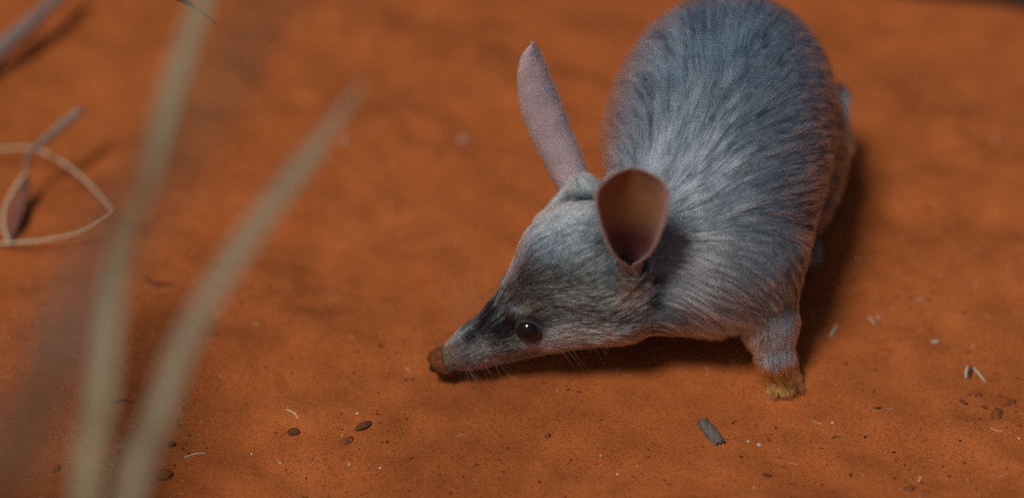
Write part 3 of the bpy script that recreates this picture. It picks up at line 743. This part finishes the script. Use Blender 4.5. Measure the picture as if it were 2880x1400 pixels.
lump('crumb', 19.87, -10.55, (.24, .10, .09), M['dung'], 'slim dark crumb left of the red crumb cluster', 'crumb', G, -.6, 11)
lump('crumb', 20.8, -10.75, (.17, .10, .09), M['dung'], 'small dark crumb next to the red crumb cluster at right', 'crumb', G, -.3, 12)
lump('sand_clod', 21.25, -11.45, (.28, .55, .2), M['clod'], 'dark red crumbly clod near the right edge, lower of two', 'clod', G, -.2, 13, .45, 1.1)
lump('sand_clod', 21.9, -10.45, (.50, .16, .14), M['clod'], 'dark red crumbly clod near the right edge, upper of two', 'clod', G, .5, 14, .45, 1.1)
lump('crumb', 20.5, -9.85, (.36, .14, .09), M['clod'], 'flat brown flake below the black and cream chip', 'flake', G, -.4, 15)
lump('crumb', 16.9, -16.2, (.3, .22, .16), M['clod'], 'dark red clod at the bottom edge, right of the paw', 'clod', G, .3, 16, .4, .9)
lump('pebble', -2.4, 8.3, (.24, .2, .17), M['pale_stone'], 'white pebble in the open sand left of the animal', 'pebble', 'pale pebbles', .3, 17, .3, .4)
lump('pebble', -8.2, 7.9, (.22, .18, .12), M['pale_stone'], 'blurred pinkish pebble beside the tip of the slanting blade', 'pebble', 'pale pebbles', .3, 18, .4, .4)
lump('pebble', 16.7, -4.85, (.12, .12, .10), M['pale_stone'], 'tiny cream pebble right of the foreleg above the white straw', 'pebble', 'pale pebbles', .3, 19, .3, .4)
lump('pebble', 19.1, -6.3, (.28, .13, .08), M['pale_stone'], 'small pale flake right of the foreleg, level with the straw bit', 'pebble', 'pale pebbles', .3, 20, .4, .5)
lump('pebble', 14.0, -11.9, (.09, .09, .07), M['pale_stone'], 'tiny pale grain beyond the toes of the paw', 'pebble', 'pale pebbles', .3, 21, .3, .4)
lump('pebble', 10.7, -13.3, (.13, .12, .10), M['pale_stone'], 'tiny pale stone right of the bark chip, lower of two', 'pebble', 'pale pebbles', .3, 22, .3, .4)
lump('pebble', 10.25, -13.05, (.09, .11, .08), M['pale_stone'], 'tiny pale stone right of the bark chip, upper of two', 'pebble', 'pale pebbles', .3, 23, .3, .4)
lump('pebble', 18.7, -3.7, (.13, .09, .07), M['pale_stone'], 'tiny blurred pale grain at right, farthest from the foreleg', 'pebble', 'pale pebbles', .3, 24, .3, .4)

def bark_chip():
    """a curved plate of bark lying hollow side down"""
    n, m = 14, 12; vs, fs = [], []; ax = norm(V(.8, -1.65, 0)); sd = V(-ax[1], ax[0], 0); c0 = V(8.69, -12.45, gz(8.69, -12.45)-.06)
    for layer, rr in ((0, .33), (1, .24)):
        for i in range(n):
            f_ = i/(n-1)*2-1
            for j in range(m):
                a = -.15+(math.pi+.3)*j/(m-1); e = 1+.12*math.sin(j*2.3+layer)
                vs.append(c0+ax*(f_*.80*e)+sd*rr*math.cos(a)*(1-.12*f_*f_)+V(0, 0, rr*.85*math.sin(a)))
    vs = np.array(vs); vs = vs+.07*np.stack([fbm(vs/.35, 2, k) for k in (71, 72, 73)], 1)
    k = n*m
    for i in range(n-1):
        for j in range(m-1):
            a, b = i*m+j, (i+1)*m+j; fs.append((a, a+1, b+1, b)); fs.append((k+a, k+b, k+b+1, k+a+1))
        fs.append((i*m, (i+1)*m, k+(i+1)*m, k+i*m)); fs.append((i*m+m-1, k+i*m+m-1, k+(i+1)*m+m-1, (i+1)*m+m-1))
    for j in range(m-1):
        fs.append((j, k+j, k+j+1, j+1)); a = (n-1)*m+j; fs.append((a, a+1, k+a+1, k+a))
    tag(link('bark_chip', mesh('bark_chip', vs*S, fs), None, M['bark']), 'grey bark chip lying on the sand in front of the chest', 'bark chip')
bark_chip()
chip = bpy.data.objects.new('wood_chip', None); scene.collection.objects.link(chip)
tag(chip, 'small chip, cream on one side and black on the other, near right edge', 'wood chip')
for nm, off, mt in (('pale_face', 0, M['white_straw']), ('dark_face', .17, M['dark_twig'])):
    z0 = gz(20.3, -8.6)
    curve_tube(nm, [(20.18+off, -8.95, z0+.05), (20.22+off, -8.65, z0+.16), (20.32+off, -8.35, z0+.22)], [.04, .065, .04], chip, mt, 8, 10)
def litter(name, a, b, r, mat, label, cat, bow=.0, lift=.0):
    a, b = np.array(a, float), np.array(b, float); m = (a+b)/2+np.array([-(b-a)[1], (b-a)[0]])*bow
    P = [(*q, gz(*q)+r*.6+l) for q, l in ((a, 0), (m, lift), (b, 0))]
    tag(curve_tube(name, P, [r, r, r*.6], None, mat, 6, 16), label, cat, 'straw bits and twigs lying on the sand')
litter('straw_bit', (14.40, -6.15), (14.75, -5.40), .075, M['white_straw'], 'short white straw bit right of the foreleg', 'straw')
litter('straw_bit', (16.25, -4.75), (16.5, -5.3), .035, M['straw'], 'thin pinkish straw bit beside the tiny cream pebble', 'straw')
litter('straw_bit', (20.62, -8.15), (21.05, -9.05), .05, M['white_straw'], 'thin pale straw lying right of the cream and black chip', 'straw')
litter('straw_bit', (-9.9, -11.0), (-9.35, -11.6), .035, M['straw'], 'thin pale straw curving just above the dark oval pellet', 'straw', .12)
litter('straw_bit', (-14.2, -13.6), (-13.3, -13.25), .03, M['straw'], 'thin straw below the small dark pellet by the slanting blade', 'straw', .08)
litter('twig', (-17.0, -2.25), (-15.6, -2.7), .06, M['dark_twig'], 'dark curved twig between the two grass blades', 'twig', -.18, .05)
litter('twig', (-17.75, -10.55), (-16.6, -10.55), .035, M['dark_twig'], 'thin bowed twig low between the two grass blades', 'twig', .16, .05)
litter('straw_bit', (13.6, -3.95), (15.2, -4.15), .03, M['dark_twig'], 'faint dark fibre in the shade behind the foreleg', 'fibre', .1)
litter('twig', (13.9, -12.9), (14.15, -12.75), .03, M['dark_twig'], 'tiny black splinter below and right of the paw', 'splinter')

# ------------------------------------------------------------------ loose grit and fibres
def grit(n):
    rng = np.random.default_rng(21)
    x = rng.uniform(-28, 28, n); y = rng.uniform(-18, 23, n)
    clus = fbm(np.stack([x, y, 0*x], 1)/3.0, 2, 131); k = (rng.random(n) < np.clip(.35+1.9*clus, .05, 1))
    x, y = x[k], y[k]; n = len(x)
    z = ground_z(x, y); r = .014+.06*rng.random(n)**4.2
    oc = np.array([(1, 0, 0), (-1, 0, 0), (0, 1, 0), (0, -1, 0), (0, 0, 1), (0, 0, -1)], float)
    ft = np.array([(0, 2, 4), (2, 1, 4), (1, 3, 4), (3, 0, 4), (2, 0, 5), (1, 2, 5), (3, 1, 5), (0, 3, 5)])
    sc_ = r[:, None, None]*(rng.uniform(.6, 1.5, (n, 6, 1)))*np.stack([rng.uniform(.7, 1.9, n), rng.uniform(.7, 1.4, n), rng.uniform(.5, 1, n)], 1)[:, None, :]
    a = rng.uniform(0, 6.28, n); P = oc[None]*sc_
    X = P[..., 0]*np.cos(a)[:, None]-P[..., 1]*np.sin(a)[:, None]; Y = P[..., 0]*np.sin(a)[:, None]+P[..., 1]*np.cos(a)[:, None]
    Vv = np.stack([X+x[:, None], Y+y[:, None], P[..., 2]+(z+r*.3)[:, None]], -1).reshape(-1, 3)
    Ff = (ft[None]+6*np.arange(n)[:, None, None]).reshape(-1, 3)
    me = bpy.data.meshes.new('sand_grit'); me.vertices.add(len(Vv)); me.vertices.foreach_set('co', (Vv*S).ravel())
    me.loops.add(Ff.size); me.loops.foreach_set('vertex_index', Ff.ravel().astype(np.int32)); me.polygons.add(len(Ff)); me.polygons.foreach_set('loop_start', np.arange(0, Ff.size, 3, dtype=np.int32)); me.update(calc_edges=True)
    pal = np.array([(.06, .022, .012), (.16, .05, .02), (.30, .10, .035), (.40, .14, .05), (.62, .45, .30)]); pk = rng.choice(5, n, p=[.26, .26, .22, .2, .06])
    at = me.color_attributes.new('grit_colour', 'FLOAT_COLOR', 'POINT'); c = np.repeat(pal[pk], 6, 0); at.data.foreach_set('color', np.concatenate([c, np.ones((len(c), 1))], 1).ravel())
    t = NT('grit'); b = t.principled(.9, .2); an = t.n('Attribute', attribute_name='grit_colour'); t.l(an.outputs['Color'], b.inputs['Base Color'])
    tag(link('sand_grit', me, None, t.m), 'loose grit and sand crumbs strewn over the red sand', 'grit', kind='stuff')
grit(26000)
def fibres(n):
    rng = np.random.default_rng(22); vs, fs = [], []
    for k in range(n):
        x, y = rng.uniform(-26, 26), rng.uniform(-17, 4); a = rng.uniform(0, 6.28); L = rng.uniform(.12, .55); w = rng.uniform(.006, .012)
        d = V(math.cos(a), math.sin(a), 0); sd = V(-d[1], d[0], 0); bow = rng.uniform(-.2, .2); b = len(vs)
        for f_ in (-1, -.3, .3, 1):
            q = V(x, y, 0)+d*L*.5*f_+sd*bow*L*(1-f_*f_); q[2] = gz(q[0], q[1])+.012
            for o_ in (sd*w, -sd*w, V(0, 0, w*1.6)): vs.append(q+o_)
        for i in range(3):
            for j in range(3): fs.append((b+i*3+j, b+i*3+(j+1) % 3, b+(i+1)*3+(j+1) % 3, b+(i+1)*3+j))
    tag(link('plant_fibre_litter', mesh('plant_fibre_litter', np.array(vs)*S, fs, False), None, M['straw']), 'fine straw fibres sprinkled over the foreground sand', 'litter', kind='stuff')
fibres(110)
